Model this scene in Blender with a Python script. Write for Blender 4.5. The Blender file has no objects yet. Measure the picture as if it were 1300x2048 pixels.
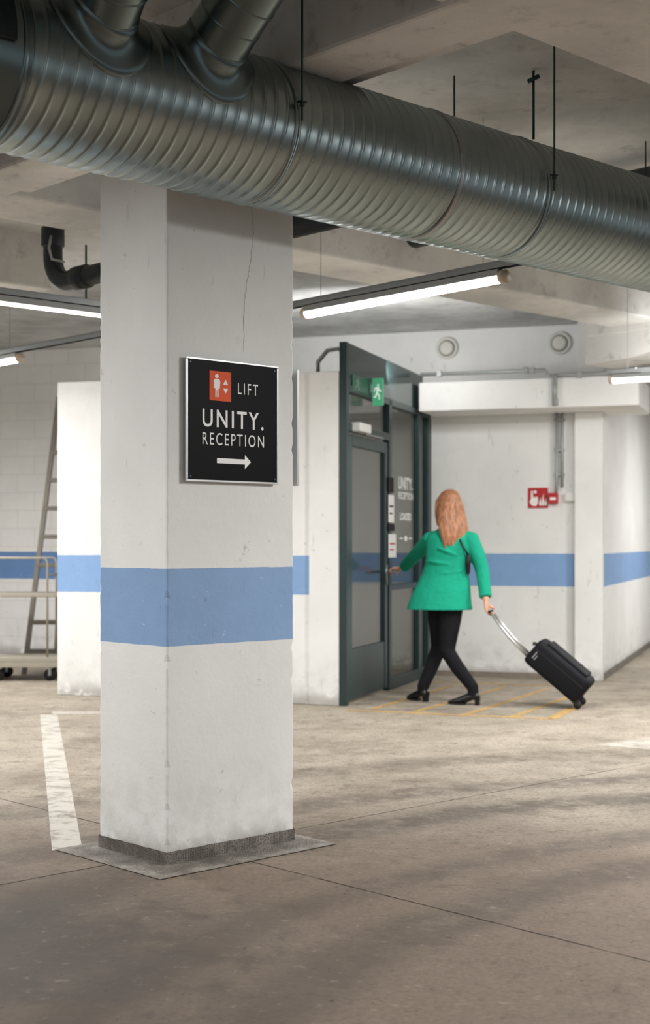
import bpy, math, random
from mathutils import Vector, Matrix
random.seed(7)
F=2835.0; CZ=1.24; HY=1086.0
def nrm2(x,y):
    l=math.hypot(x,y); return (x/l,y/l)
A=nrm2(.726,.688); B=(-A[1],A[0])
C=nrm2(.314,.949); D=(C[1],-C[0])
def W(a,b,z): return Vector((a*A[0]+b*B[0], a*A[1]+b*B[1], z))
def V(u,v,z): return Vector((u*D[0]+v*C[0], u*D[1]+v*C[1], z))
def I3(x,y,z): return Vector((x,y,z))
def P(px,py,Y): return Vector(((px-650)/F*Y, Y, CZ-(py-HY)/F*Y))
def FL(px,py,z=0.0):
    Y=(CZ-z)*F/(py-HY); return Vector(((px-650)/F*Y,Y,z))
def atz(px,py,z):
    Y=(z-CZ)*F/(HY-py); return Vector(((px-650)/F*Y,Y,z))
def onA(px,py,b):
    x=(px-650)/F; Y=b/(B[0]*x+B[1]); return ((A[0]*x+A[1])*Y, CZ-(py-HY)/F*Y)
def onD(px,py,v):
    x=(px-650)/F; Y=v/(C[0]*x+C[1]); return ((D[0]*x+D[1])*Y, CZ-(py-HY)/F*Y)
def onC(px,py,u):
    x=(px-650)/F; Y=u/(D[0]*x+D[1]); return ((C[0]*x+C[1])*Y, CZ-(py-HY)/F*Y)

# ---------------------------------------------------------------- materials
def lin(r,g,b):
    f=lambda c:(c/255/12.92) if c/255<=.04045 else ((c/255+.055)/1.055)**2.4
    return (f(r),f(g),f(b),1)
class M:
    def __init__(s,name):
        s.m=bpy.data.materials.new(name); s.m.use_nodes=True
        s.nt=s.m.node_tree; s.n=s.nt.nodes; s.l=s.nt.links
        s.b=s.n['Principled BSDF']; s._pos=None
    def pos(s):
        if s._pos is None:
            g=s.n.new('ShaderNodeNewGeometry'); s._pos=g.outputs['Position']
        return s._pos
    def node(s,t,**k):
        n=s.n.new(t)
        for a,v in k.items(): setattr(n,a,v)
        return n
    def inp(s,n,i,v):
        if hasattr(v,'is_linked') or isinstance(v,bpy.types.NodeSocket): s.l.new(v,n.inputs[i])
        else: n.inputs[i].default_value=v
    def math(s,op,a,b=0.0,c=0.0,clamp=False):
        n=s.node('ShaderNodeMath',operation=op); n.use_clamp=clamp
        s.inp(n,0,a); s.inp(n,1,b)
        if op in('MULTIPLY_ADD','SMOOTH_MIN'): s.inp(n,2,c)
        return n.outputs[0]
    def noise(s,scale,detail=4,rough=.55,dist=0.0,vec=None,sc=None):
        n=s.node('ShaderNodeTexNoise')
        n.inputs['Scale'].default_value=scale; n.inputs['Detail'].default_value=detail
        n.inputs['Roughness'].default_value=rough; n.inputs['Distortion'].default_value=dist
        v=vec if vec is not None else s.pos()
        if sc is not None:
            mp=s.node('ShaderNodeMapping'); mp.inputs['Scale'].default_value=sc
            s.l.new(v,mp.inputs['Vector']); v=mp.outputs[0]
        s.l.new(v,n.inputs['Vector']); return n.outputs['Fac']
    def ramp(s,f,lo,hi):
        n=s.node('ShaderNodeMapRange'); n.interpolation_type='SMOOTHSTEP'
        s.inp(n,0,f); n.inputs[1].default_value=lo; n.inputs[2].default_value=hi
        return n.outputs[0]
    def mix(s,f,a,b):
        n=s.node('ShaderNodeMix',data_type='RGBA')
        s.inp(n,0,f); s.inp(n,6,a); s.inp(n,7,b); return n.outputs[2]
    def bump(s,h,strength=.3,dist=.01):
        n=s.node('ShaderNodeBump'); n.inputs['Strength'].default_value=strength
        n.inputs['Distance'].default_value=dist; s.l.new(h,n.inputs['Height'])
        s.l.new(n.outputs[0],s.b.inputs['Normal'])
    def sep(s):
        n=s.node('ShaderNodeSeparateXYZ'); s.l.new(s.pos(),n.inputs[0]); return n.outputs
    def set(s,**k):
        for a,v in k.items():
            s.inp(s.b,{'col':'Base Color','rough':'Roughness','metal':'Metallic','spec':'Specular IOR Level','alpha':'Alpha','emis':'Emission Color','es':'Emission Strength','trans':'Transmission Weight','coat':'Coat Weight','aniso':'Anisotropic'}[a],v)
        return s
def simple(name,col,rough=.6,metal=0,var=.12,vs=25,bump=0.0,**k):
    m=M(name)
    n=m.noise(vs,3)
    dark=tuple(c*(1-var*1.6) for c in col[:3])+(1,); light=tuple(min(1,c*(1+var)) for c in col[:3])+(1,)
    m.set(col=m.mix(n,dark,light),rough=rough,metal=metal,**k)
    if bump: m.bump(m.noise(vs*6,3),bump,.004)
    return m.m

def painted(name,white,blue=None,dirt=True,bumpy=.35,bricks=False,dirtcol=lin(122,114,104)):
    m=M(name); s=m.sep()
    n1=m.noise(1.6,5,.6); n2=m.noise(9,5,.65); n3=m.noise(60,3)
    dk=tuple(c*.91 for c in white[:3])+(1,)
    col=m.mix(m.ramp(n1,.3,.7),dk,white)
    if blue is not None:
        zz=m.math('ADD',s[2],m.math('MULTIPLY',m.math('SUBTRACT',n2,.5),.008))
        f=m.math('MULTIPLY',m.math('GREATER_THAN',zz,.843),m.math('LESS_THAN',zz,1.142))
        chips=m.math('SUBTRACT',1.0,m.math('MULTIPLY',m.ramp(m.noise(22,5,.7),.66,.70),.4))
        bd_=tuple(c*.94 for c in blue[:3])+(1,)
        col=m.mix(m.math('MULTIPLY',f,chips),col,m.mix(m.ramp(m.noise(4,5,.7),.35,.65),bd_,blue))
    if dirt:
        sc=m.math('MULTIPLY',m.ramp(m.noise(14,6,.75),.645,.69),.36)
        col=m.mix(sc,col,dirtcol)
        scr=m.math('MULTIPLY',m.ramp(m.noise(5,5,.8,0,sc=(3,3,.5)),.63,.68),.2)
        col=m.mix(scr,col,dirtcol)
        low=m.math('MULTIPLY',m.ramp(s[2],.50,0.0),m.ramp(n2,.35,.75))
        col=m.mix(m.math('MULTIPLY',low,.30),col,dirtcol)
        low2=m.math('MULTIPLY',m.ramp(s[2],.13,0.02),m.ramp(n2,.3,.5))
        col=m.mix(m.math('MULTIPLY',low2,.5),col,dirtcol)
    h=m.math('ADD',m.math('MULTIPLY',n2,.8),m.math('MULTIPLY',n3,.18))
    if bricks:
        fr=m.math('FRACT',m.math('DIVIDE',s[2],.2))
        g=m.math('MULTIPLY',m.ramp(fr,0.0,.05),m.ramp(fr,1.0,.95))
        al=m.math('MULTIPLY_ADD',s[0],D[0],m.math('MULTIPLY',s[1],D[1]))
        row=m.math('MULTIPLY',m.math('FLOOR',m.math('DIVIDE',s[2],.2)),.5)
        fx=m.math('FRACT',m.math('ADD',m.math('DIVIDE',al,.42),row))
        g=m.math('MULTIPLY',g,m.math('MULTIPLY',m.ramp(fx,0.0,.025),m.ramp(fx,1.0,.975)))
        col=m.mix(m.math('MULTIPLY',m.math('SUBTRACT',1.0,g),.18),col,lin(150,146,140))
        h=m.math('ADD',h,m.math('MULTIPLY',g,.3))
    m.set(col=col,rough=.62)
    m.bump(h,bumpy,.012)
    return m.m

def concrete(name,c1,c2,board=True):
    m=M(name)
    n1=m.noise(.9,6,.65); n2=m.noise(7,6,.7); n3=m.noise(40,4)
    col=m.mix(m.ramp(n1,.3,.7),c1,c2)
    col=m.mix(m.math('MULTIPLY',m.ramp(n2,.54,.72),.42),col,tuple(c*.42 for c in c1[:3])+(1,))
    m.set(col=col,rough=.85)
    m.bump(m.math('ADD',n2,m.math('MULTIPLY',n3,.3)),.45,.015)
    return m.m

m_pillar=painted('pillar_paint',lin(242,242,239),lin(142,174,214))
m_wall=painted('wall_paint',lin(246,246,244),lin(138,174,220),bumpy=.2)
m_wallplain=painted('plain_white_paint',lin(247,247,245),None,bumpy=.15)
m_brick=painted('painted_brick',lin(246,245,242),lin(106,144,196),bricks=True)
m_ceil=concrete('ceiling_concrete',lin(164,165,163),lin(212,212,210))
m_beam=concrete('beam_concrete',lin(190,190,188),lin(230,229,226))

def floor_mat():
    m=M('floor_concrete'); s=m.sep()
    n1=m.noise(.5,5,.6,.2); n2=m.noise(2.2,6,.65,.2); n3=m.noise(55,5,.7); n4=m.noise(1.1,6,.68,.3); n5=m.noise(6,7,.75,.2); n6=m.noise(18,5,.7)
    base=m.mix(m.ramp(n2,.3,.72),lin(152,142,127),lin(182,171,155))
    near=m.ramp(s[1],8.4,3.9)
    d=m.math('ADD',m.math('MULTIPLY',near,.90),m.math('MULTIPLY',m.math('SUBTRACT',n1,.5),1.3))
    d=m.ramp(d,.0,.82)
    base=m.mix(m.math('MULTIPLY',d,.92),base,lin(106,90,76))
    dx=m.math('SUBTRACT',s[0],2.7); dy=m.math('SUBTRACT',s[1],2.8)
    r=m.math('SQRT',m.math('ADD',m.math('MULTIPLY',dx,dx),m.math('MULTIPLY',dy,dy)))
    r=m.math('ADD',r,m.math('MULTIPLY',m.noise(.6,2),.35))
    for rc,w_,st in((1.35,.18,.55),(1.80,.12,.40),(2.95,.16,.62),(3.40,.12,.5),(4.20,.20,.68),(4.75,.14,.55),(5.6,.2,.42)):
        q=m.math('ABSOLUTE',m.math('SUBTRACT',r,rc+.2))
        base=m.mix(m.math('MULTIPLY',m.math('MULTIPLY',m.ramp(q,w_*1.3,w_*.3),m.ramp(n5,.30,.56)),st),base,lin(66,56,48))
    base=m.mix(m.math('MULTIPLY',m.ramp(n4,.50,.68),.5),base,lin(90,76,64))
    px=m.math('DIVIDE',m.math('ADD',s[0],1.1),1.05); py=m.math('DIVIDE',m.math('SUBTRACT',s[1],4.25),.95)
    pr=m.math('SQRT',m.math('ADD',m.math('MULTIPLY',px,px),m.math('MULTIPLY',py,py)))
    pf=m.math('MULTIPLY',m.ramp(m.math('ADD',pr,m.math('MULTIPLY',m.math('SUBTRACT',n5,.5),1.9)),1.3,.3),.76)
    base=m.mix(pf,base,lin(48,43,40))
    base=m.mix(m.math('MULTIPLY',m.ramp(n5,.52,.68),.5),base,lin(76,65,55))
    base=m.mix(m.math('MULTIPLY',m.ramp(n6,.54,.66),.36),base,lin(70,60,52))
    base=m.mix(m.math('MULTIPLY',m.ramp(n6,.42,.28),.2),base,lin(198,190,176))
    base=m.mix(m.math('MULTIPLY',m.ramp(m.noise(34,3,.6),.66,.70),.85),base,lin(44,39,35))
    base=m.mix(m.math('MULTIPLY',m.ramp(n3,.42,.62),.36),base,lin(74,65,57))
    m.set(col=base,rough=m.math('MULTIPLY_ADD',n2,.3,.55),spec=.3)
    m.bump(m.math('ADD',m.math('MULTIPLY',n3,.6),n5),.3,.01)
    return m.m
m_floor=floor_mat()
def worn(name,col,lo=.38,hi=.62,base=.9,sc=16):
    m=M(name); n=m.noise(sc,7,.7)
    m.set(col=col,rough=.7,alpha=m.math('MULTIPLY',m.ramp(n,hi,lo),base)); return m.m
m_wline=worn('worn_white_paint',lin(218,213,203),.46,.76,.7,8)
m_wfade=worn('faded_white_paint',lin(218,211,200),.42,.74,.6,7)
m_yline=worn('worn_yellow_paint',lin(214,172,98),.42,.78,.68,8)
m_joint=worn('joint_dark',lin(62,54,48),.40,.66,.6,4)
def galv(name,c1,c2,r0):
    m=M(name)
    n=m.noise(3,3,.5)
    m.set(col=m.mix(n,c1,c2),metal=1.0,rough=m.math('MULTIPLY_ADD',m.noise(8,3,.5),.08,r0))
    return m.m
m_duct=galv('galvanised_spiral_duct',lin(136,149,150),lin(170,181,181),.27)
m_ductdark=galv('duct_fitting_metal',lin(104,118,119),lin(136,149,150),.26)
m_steel=simple('zinc_steel',lin(165,168,168),.38,1.0,.1,30)
m_rod=simple('threaded_rod',lin(64,84,82),.45,.8,.15,60)
m_blackpipe=simple('black_pipe',lin(24,34,38),.45,0,.1)
m_grey=simple('grey_painted_metal',lin(168,171,170),.45,.3,.08)
m_alu=simple('aluminium_frame',lin(215,216,215),.33,.8,.05)
m_black=simple('sign_black',lin(7,7,9),.5,0,.02,spec=.12)
m_orange=simple('sign_orange',lin(238,92,46),.5,0,.03,spec=.2)
m_white=simple('sign_white',lin(250,249,247),.5,0,.01)
m_red=simple('sign_red',lin(190,28,38),.45,0,.05)
m_green=M('exit_green'); m_green.set(emis=lin(110,215,165),es=.25,rough=.4)
m_green.l.new(m_green.mix(m_green.noise(20),lin(70,168,124),lin(84,180,136)),m_green.b.inputs['Base Color']); m_green=m_green.m
m_exitw=M('exit_white'); m_exitw.set(col=lin(235,245,238),emis=(1,1,1,1),es=.4); m_exitw=m_exitw.m
m_frame=simple('door_frame_green_grey',lin(48,66,67),.38,.3,.1,6)
m_header=simple('door_header_panel',lin(46,66,66),.12,.4,.1,4)
def glass():
    m=M('door_glass'); m.set(rough=.02,spec=1.0)
    n=m.noise(2,2); m.l.new(m.mix(n,lin(40,52,52),lin(62,72,71)),m.b.inputs['Base Color'])
    m.set(alpha=.32); return m.m
m_glass=glass()
m_letterglass=simple('frosted_lettering',lin(240,244,242),.6,0,.03)
m_paper=simple('paper',lin(232,232,230),.7,0,.03)
m_mesh=M('expanded_metal')
mm=m_mesh; nv=mm.node('ShaderNodeTexVoronoi'); nv.inputs['Scale'].default_value=170; nv.inputs['Randomness'].default_value=.35; mm.l.new(mm.pos(),nv.inputs['Vector'])
hol=mm.ramp(nv.outputs['Distance'],.30,.48)
mm.set(col=mm.mix(hol,lin(72,66,60),mm.mix(mm.ramp(mm.noise(7,5,.7),.35,.65),lin(104,98,90),lin(148,142,134))),metal=.2,rough=.65); mm.bump(hol,.6,.004); m_mesh=mm.m
def emit(name,col,s):
    m=M(name); n=m.noise(3,1); m.set(col=(1,1,1,1),emis=col,es=s); return m.m
m_tube=emit('fluorescent_diffuser',(1.0,.99,.97,1),34)
m_tube2=emit('fluorescent_diffuser_bright',(1.0,.99,.97,1),55)
m_tube3=emit('fluorescent_diffuser_slim',(1.0,.99,.97,1),8)
m_cap=simple('lamp_end_cap',lin(220,200,180),.5,0,.04)
m_plastic=simple('white_plastic',lin(232,232,228),.45,0,.04)
m_skin=simple('skin',lin(226,168,140),.5,0,.06,12)
def hairmat():
    m=M('auburn_hair'); n=m.noise(7,4,.6,0,sc=(12,12,.9))
    m.set(col=m.mix(m.ramp(n,.3,.7),lin(122,76,50),lin(190,132,94)),rough=.5); m.bump(n,.35,.006); return m.m
m_hair=hairmat()
def cloth(name,c,var=.25):
    m=M(name); n=m.noise(6,4,.6); n2=m.noise(400,2)
    m.set(col=m.mix(n,tuple(x*(1-var) for x in c[:3])+(1,),c),rough=.8,spec=.25); m.bump(m.math('ADD',n,m.math('MULTIPLY',n2,.1)),.8,.035); return m.m
m_blazer=cloth('green_blazer',lin(26,176,142),.24)
m_trous=cloth('black_trousers',lin(20,20,25))
m_shoe=simple('black_leather',lin(16,16,18),.3,0,.1)
m_case=simple('black_suitcase_fabric',lin(18,19,24),.65,0,.15,20,bump=.3,spec=.2)
m_eye=simple('eye_white',lin(235,232,228),.2,0,.02)
m_lip=simple('lip',lin(176,88,80),.5)
m_ladder=simple('weathered_aluminium',lin(112,105,95),.5,.2,.12,8)
m_cart=simple('cart_beige_metal',lin(156,149,135),.55,.1,.12,8)
m_rubber=simple('black_rubber',lin(22,22,22),.7)
m_vent=simple('vent_cream',lin(232,230,222),.6,0,.05)
m_ventd=simple('vent_shadow_gap',lin(150,146,138),.8,0,.05)

# ---------------------------------------------------------------- geometry
WL={}
coll=bpy.context.scene.collection
def put(o,loc,parent):
    o.location=loc; coll.objects.link(o); WL[o.name]=Vector(loc)
    if parent is not None:
        o.parent=parent; pl=WL[parent.name]
        o.matrix_parent_inverse=Matrix.Translation(-pl)
def empty(name,loc,label,cat,group=None):
    o=bpy.data.objects.new(name,None); o.empty_display_size=.1
    put(o,loc,None); o['label']=label; o['category']=cat
    if group:o['group']=group
    return o
class G:
    def __init__(s): s.v=[]; s.f=[]
    def add(s,vs,fs):
        k=len(s.v); s.v+= [Vector(p) for p in vs]; s.f+=[tuple(i+k for i in f) for f in fs]; return s
    def box(s,fr,lo,hi):
        x0,y0,z0=lo;x1,y1,z1=hi
        x0,x1=min(x0,x1),max(x0,x1);y0,y1=min(y0,y1),max(y0,y1);z0,z1=min(z0,z1),max(z0,z1)
        p=[fr(x0,y0,z0),fr(x1,y0,z0),fr(x1,y1,z0),fr(x0,y1,z0),fr(x0,y0,z1),fr(x1,y0,z1),fr(x1,y1,z1),fr(x0,y1,z1)]
        return s.add(p,[(0,3,2,1),(4,5,6,7),(0,1,5,4),(1,2,6,5),(2,3,7,6),(3,0,4,7)])
    def poly(s,pts): return s.add(pts,[tuple(range(len(pts)))])
    def prism(s,pts,e):
        e=Vector(e); n=len(pts); vs=[Vector(p) for p in pts]+[Vector(p)+e for p in pts]
        fs=[tuple(range(n))[::-1],tuple(range(n,2*n))]+[(i,(i+1)%n,n+(i+1)%n,n+i) for i in range(n)]
        return s.add(vs,fs)
    def loft(s,rings,caps=True):
        n=len(rings[0]); vs=[p for r in rings for p in r]; fs=[]
        for k in range(len(rings)-1):
            for i in range(n):
                fs.append((k*n+i,k*n+(i+1)%n,(k+1)*n+(i+1)%n,(k+1)*n+i))
        if caps: fs.append(tuple(range(n))[::-1]); fs.append(tuple(range((len(rings)-1)*n,len(rings)*n)))
        return s.add(vs,fs)
    def tube(s,pts,r,seg=12,caps=True):
        pts=[Vector(p) for p in pts]; n=len(pts)
        if not isinstance(r,(list,tuple)): r=[r]*n
        tg=[]
        for i in range(n):
            a=pts[max(0,i-1)]; b=pts[min(n-1,i+1)]; tg.append((b-a).normalized())
        up=Vector((0,0,1)) if abs(tg[0].z)<.9 else Vector((1,0,0))
        x=tg[0].cross(up).normalized(); rings=[]
        for i in range(n):
            x=(x-tg[i]*x.dot(tg[i])).normalized(); y=tg[i].cross(x)
            rings.append([pts[i]+(x*math.cos(2*math.pi*j/seg)+y*math.sin(2*math.pi*j/seg))*r[i] for j in range(seg)])
        return s.loft(rings,caps)
    def ell(s,c,rad,ax=None,nu=20,nv=12):
        c=Vector(c); ax=ax or (Vector((1,0,0)),Vector((0,1,0)),Vector((0,0,1))); rings=[]
        for k in range(1,nv):
            t=math.pi*k/nv
            rings.append([c+ax[0]*rad[0]*math.sin(t)*math.cos(2*math.pi*j/nu)+ax[1]*rad[1]*math.sin(t)*math.sin(2*math.pi*j/nu)-ax[2]*rad[2]*math.cos(t) for j in range(nu)])
        return s.loft(rings)
    def obj(s,name,mat,parent=None,smooth=False,bevel=0,label=None,cat=None,kind=None,group=None,remesh=0,sm=0):
        xs=[p.x for p in s.v]; ys=[p.y for p in s.v]; zs=[p.z for p in s.v]
        o0=Vector(((min(xs)+max(xs))/2,(min(ys)+max(ys))/2,min(zs)))
        me=bpy.data.meshes.new(name); me.from_pydata([tuple(p-o0) for p in s.v],[],s.f); me.update()
        me.materials.append(mat)
        if smooth: me.polygons.foreach_set('use_smooth',[True]*len(me.polygons))
        o=bpy.data.objects.new(name,me); put(o,o0,parent)
        if bevel:
            b=o.modifiers.new('b','BEVEL'); b.width=bevel; b.segments=2; b.limit_method='ANGLE'
        if remesh:
            r=o.modifiers.new('r','REMESH'); r.mode='VOXEL'; r.voxel_size=remesh; r.use_smooth_shade=True
            q=o.modifiers.new('s','SMOOTH'); q.factor=.5; q.iterations=sm or 3
        if label: o['label']=label
        if cat: o['category']=cat
        if kind: o['kind']=kind
        if group: o['group']=group
        return o
def arc(c,r,n,ux,uy,a0=0,a1=2*math.pi,closed=True):
    m=n if closed else n-1
    return [Vector(c)+Vector(ux)*r*math.cos(a0+(a1-a0)*i/m)+Vector(uy)*r*math.sin(a0+(a1-a0)*i/m) for i in range(n)]

def text(body,name,mp,h0,h1,z0,z1,mat,parent,bold=0.0,sp=1.08):
    cu=bpy.data.curves.new('t','FONT'); cu.body=body; cu.size=1; cu.offset=bold; cu.space_character=sp
    o=bpy.data.objects.new('t',cu); coll.objects.link(o); bpy.context.view_layer.update()
    me=bpy.data.meshes.new_from_object(o.evaluated_get(bpy.context.evaluated_depsgraph_get()))
    vs=[v.co.copy() for v in me.vertices]; fs=[tuple(p.vertices) for p in me.polygons]
    bpy.data.objects.remove(o); bpy.data.meshes.remove(me)
    x0=min(v.x for v in vs);x1=max(v.x for v in vs);y0=min(v.y for v in vs);y1=max(v.y for v in vs)
    g=G(); g.add([mp(h0+(v.x-x0)/(x1-x0)*(h1-h0), z0+(v.y-y0)/(y1-y0)*(z1-z0)) for v in vs],fs)
    return g.obj(name,mat,parent)

# ---------------------------------------------------------------- shell
ZC=3.37
G().box(I3,(-16,-7,-.1),(16,24,0)).obj('floor',m_floor,kind='structure')
G().box(I3,(-16,-7,ZC),(16,24,ZC+.2)).obj('ceiling',m_ceil,kind='structure')
G().box(V,(-16,13.88,0),(-5.9,14.1,ZC)).obj('wall_left',m_brick,kind='structure')
G().box(V,(-5.9,13.88,0),(-1.85,14.1,ZC)).obj('wall_back',m_wall,kind='structure')
G().box(V,(-1.86,12.93,0),(-1.64,20,ZC)).obj('wall_right',m_wall,kind='structure')
G().box(V,(-3.30,12.93,0),(-1.86,13.12,2.68)).obj('wall_call_point',m_wall,kind='structure')
G().box(V,(-1.64,20,0),(9,20.2,ZC)).obj('wall_far',m_wallplain,kind='structure')
G().box(V,(-5.71,10.30,0),(-3.53,10.48,2.55)).obj('wall_front',m_wall,kind='structure',bevel=.006)
G().box(V,(-3.53,10.275,0),(-3.285,10.48,2.55)).obj('trim_1',m_wallplain,kind='structure',bevel=.006)
G().box(V,(-5.71,10.48,0),(-5.55,13.88,2.55)).obj('wall_inner',m_wall,kind='structure')
G().box(V,(-5.55,10.48,2.50),(-3.34,13.88,2.56)).obj('trim_2',m_ceil,kind='structure')
G().box(V,(-1.88,12.84,0),(-1.63,12.93,2.43)).obj('trim_3',m_wallplain,kind='structure',bevel=.006)
G().box(V,(-3.20,12.35,2.42),(-1.26,13.3,2.68)).obj('trim_4',m_wallplain,kind='structure',bevel=.01)
G().box(V,(-3.2,12.915,0),(-1.88,12.93,.05)).obj('baseboard_back',simple('worn_base',lin(142,130,118),.8,0,.3,12),kind='structure')
G().box(V,(-1.64,12.95,0),(-1.625,20,.06)).obj('baseboard_right',simple('worn_base_grey',lin(122,116,108),.8,0,.3,12),kind='structure')
def beam(fr,lo,hi,n): G().box(fr,lo,hi).obj('trim_%d'%n,m_beam,kind='structure',bevel=.015)
beam(W,(3.45,-5,2.98),(3.74,14,ZC+.02),5)
beam(W,(3.74,-5,3.03),(3.90,14,ZC+.02),6)
beam(W,(-4,2.55,3.0),(14,3.1,ZC+.02),7)
beam(W,(-4,6.3,3.0),(9.65,6.8,ZC+.02),8)
beam(W,(-4,8.46,3.0),(5.4,8.95,ZC+.02),9)
beam(W,(9.65,-1,2.94),(10.1,7.05,ZC+.02),10)
hp=[(7.05,2.94),(5.2,2.94),(6.6,2.74),(7.05,2.72)]
G().prism([W(9.66,b,z) for b,z in hp],W(10.09,0,0)-W(9.66,0,0)).obj('trim_15',m_beam,kind='structure')
G().box(W,(3.582,-3,0),(3.588,4.2,.0012)).obj('trim_11',m_joint,kind='structure')
G().box(W,(3.582,4.92,0),(3.588,9,.0012)).obj('trim_12',m_joint,kind='structure')
G().box(W,(4.06,4.539,0),(12,4.543,.0012)).obj('trim_13',m_joint,kind='structure')
G().box(W,(-2,4.538,0),(3.14,4.544,.0012)).obj('trim_14',m_joint,kind='structure')

# ---------------------------------------------------------------- pillar
a0,a1,b0,b1=3.290,3.944,4.352,4.80
pil=empty('pillar',W((a0+a1)/2,(b0+b1)/2,0),'white painted square concrete pillar with a blue band','pillar')
def pillar_geo():
    g=G(); rings=[]; N=110
    rnd=random.Random(3)
    for k in range(N+1):
        z=2.98*k/N; ring=[]
        cs=[(a0,b0),(a1,b0),(a1,b1),(a0,b1)]
        for ci,(ca,cb) in enumerate(cs):
            da=-1 if ca==a0 else 1; db=-1 if cb==b0 else 1
            c=.005+rnd.random()*.004+(.010 if rnd.random()<.07 else 0)
            p1=(ca-da*c,cb); p2=(ca,cb-db*c); pm=(ca-da*c*.3,cb-db*c*.3)
            order=[p2,pm,p1] if ci in(0,2) else [p1,pm,p2]
            for q in order: ring.append(W(q[0],q[1],z))
        rings.append(ring)
    g.loft(rings); return g
pillar_geo().obj('pillar_shaft',m_pillar,pil)
def strip(pts,w,mp,name,mat,parent):
    vs=[];fs=[]
    for i,(h,z) in enumerate(pts):
        ww=w*(.5+random.random()); vs+= [mp(h-ww/2,z),mp(h+ww/2,z)]
        if i: k=2*i; fs.append((k-2,k-1,k+1,k))
    return G().add(vs,fs).obj(name,mat,parent)
m_crack=simple('crack_dark',lin(168,164,156),.9)
def crackline(pl):
    out=[]
    for (x0,y0),(x1,y1) in zip(pl[:-1],pl[1:]):
        n=10
        for i in range(n):
            t=i/n; px=x0+(x1-x0)*t+random.uniform(-1.6,1.6); py=y0+(y1-y0)*t; out.append(onA(px,py,b0))
    return out
strip(crackline([(503,415),(508,470),(498,540),(489,600),(487,715)]),.0017,lambda h,z:W(h,b0-.0008,z),'crack',m_crack,pil)
gd=empty('metal_mesh_guard',W(3.6,4.56,0),'grey expanded metal mesh skirt around pillar foot','mesh guard')
t=.004
def upst(p,q_):
    n=36; vs=[];fs=[]
    for i in range(n+1):
        f=i/n; x=p[0]+(q_[0]-p[0])*f; y=p[1]+(q_[1]-p[1])*f
        h=.057+random.uniform(-.001,.0015)
        vs+=[W(x,y,0),W(x,y,h)]
        if i: k=2*i; fs.append((k-2,k,k+1,k-1))
    return vs,fs
g=G()
cr=[(a0-t,b0-t),(a1+t,b0-t),(a1+t,b1+t),(a0-t,b1+t)]
for i in range(4):
    vs,fs=upst(cr[i],cr[(i+1)%4]); g.add(vs,fs)
g.obj('upstand',m_mesh,gd)
g=G()
outer=[(3.145,4.2),(4.05,4.2),(4.05,4.91),(3.145,4.91)]; inner=cr
vs=[W(*p,.003) for p in outer]+[W(*p,.010) for p in inner]
g.add(vs,[(0,1,5,4),(1,2,6,5),(2,3,7,6),(3,0,4,7)]); g.obj('floor_flange',m_mesh,gd)

# ---------------------------------------------------------------- pillar sign
bs=b0-.022
s0,zt=onA(372,712,bs); s1,_=onA(556,735,bs); _,zb=onA(372,962,bs)
sg=empty('direction_sign',W((s0+s1)/2,bs,zb),'black lift and reception sign in silver frame on pillar','sign')
G().box(W,(s0+.012,bs+.008,zb+.012),(s1-.012,b0-.0005,zt-.012)).obj('backing_plate',m_alu,sg)
fw=.008
g=G(); g.box(W,(s0,bs-.003,zb),(s1,bs+.008,zb+fw)).box(W,(s0,bs-.003,zt-fw),(s1,bs+.008,zt)).box(W,(s0,bs-.003,zb+fw),(s0+fw,bs+.008,zt-fw)).box(W,(s1-fw,bs-.003,zb+fw),(s1,bs+.008,zt-fw))
g.obj('frame',m_alu,sg,bevel=.0015)
g=G().box(W,(s0+fw,bs,zb+fw),(s1-fw,bs+.006,zt-fw)); g.obj('black_panel',m_black,sg)
for (aa,zz) in((s0+.020,zt-.020),(s1-.020,zt-.020),(s0+.020,zb+.020),(s1-.020,zb+.020)):
    G().tube([W(aa,bs+.002,zz),W(aa,bs-.003,zz)],.004,10).obj('screw',m_rod,sg)
bt=bs-.0012
mpA=lambda h,z:W(h,bt,z)
def boxA(x0,y0,x1,y1):
    cx=(x0+x1)/2
    h0,_=onA(x0,y0,bt);h1,_=onA(x1,y0,bt); _,z1=onA(cx,y0,bt); _,z0=onA(cx,y1,bt); return h0,h1,z0,z1
text('LIFT','lettering',mpA,*boxA(476,768,516,790),m_white,sg,.0,1.35)
text('UNITY.','lettering',mpA,*boxA(405,822,527,857),m_white,sg,.013,1.28)
text('RECEPTION','lettering',mpA,*boxA(405,868,528,892),m_white,sg,-.002,1.28)
h0,h1,z0,z1=boxA(434,909,502,937); zc=(z0+z1)/2; hh=(z1-z0)/2
G().poly([mpA(h0,zc-hh*.36),mpA(h1-hh*1.15,zc-hh*.36),mpA(h1-hh*1.15,zc-hh),mpA(h1,zc),mpA(h1-hh*1.15,zc+hh),mpA(h1-hh*1.15,zc+hh*.36),mpA(h0,zc+hh*.36)]).obj('arrow',m_white,sg)
h0,h1,z0,z1=boxA(419,743,462,802)
G().poly([mpA(h0,z0),mpA(h1,z0),mpA(h1,z1),mpA(h0,z1)]).obj('lift_pictogram_panel',m_orange,sg)
bt2=bt-.001; q=lambda fx,fz:W(h0+(h1-h0)*fx,bt2,z0+(z1-z0)*fz)
g=G()
g.poly([q(.33+.09*math.cos(t_)*1.0,.83+.068*math.sin(t_)) for t_ in [i*math.pi/8 for i in range(16)]])
g.poly([q(.20,.42),q(.26,.42),q(.26,.12),q(.32,.12),q(.32,.36),q(.35,.36),q(.35,.12),q(.41,.12),q(.41,.42),q(.47,.42),q(.49,.68),q(.43,.74),q(.24,.74),q(.18,.68)])
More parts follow.
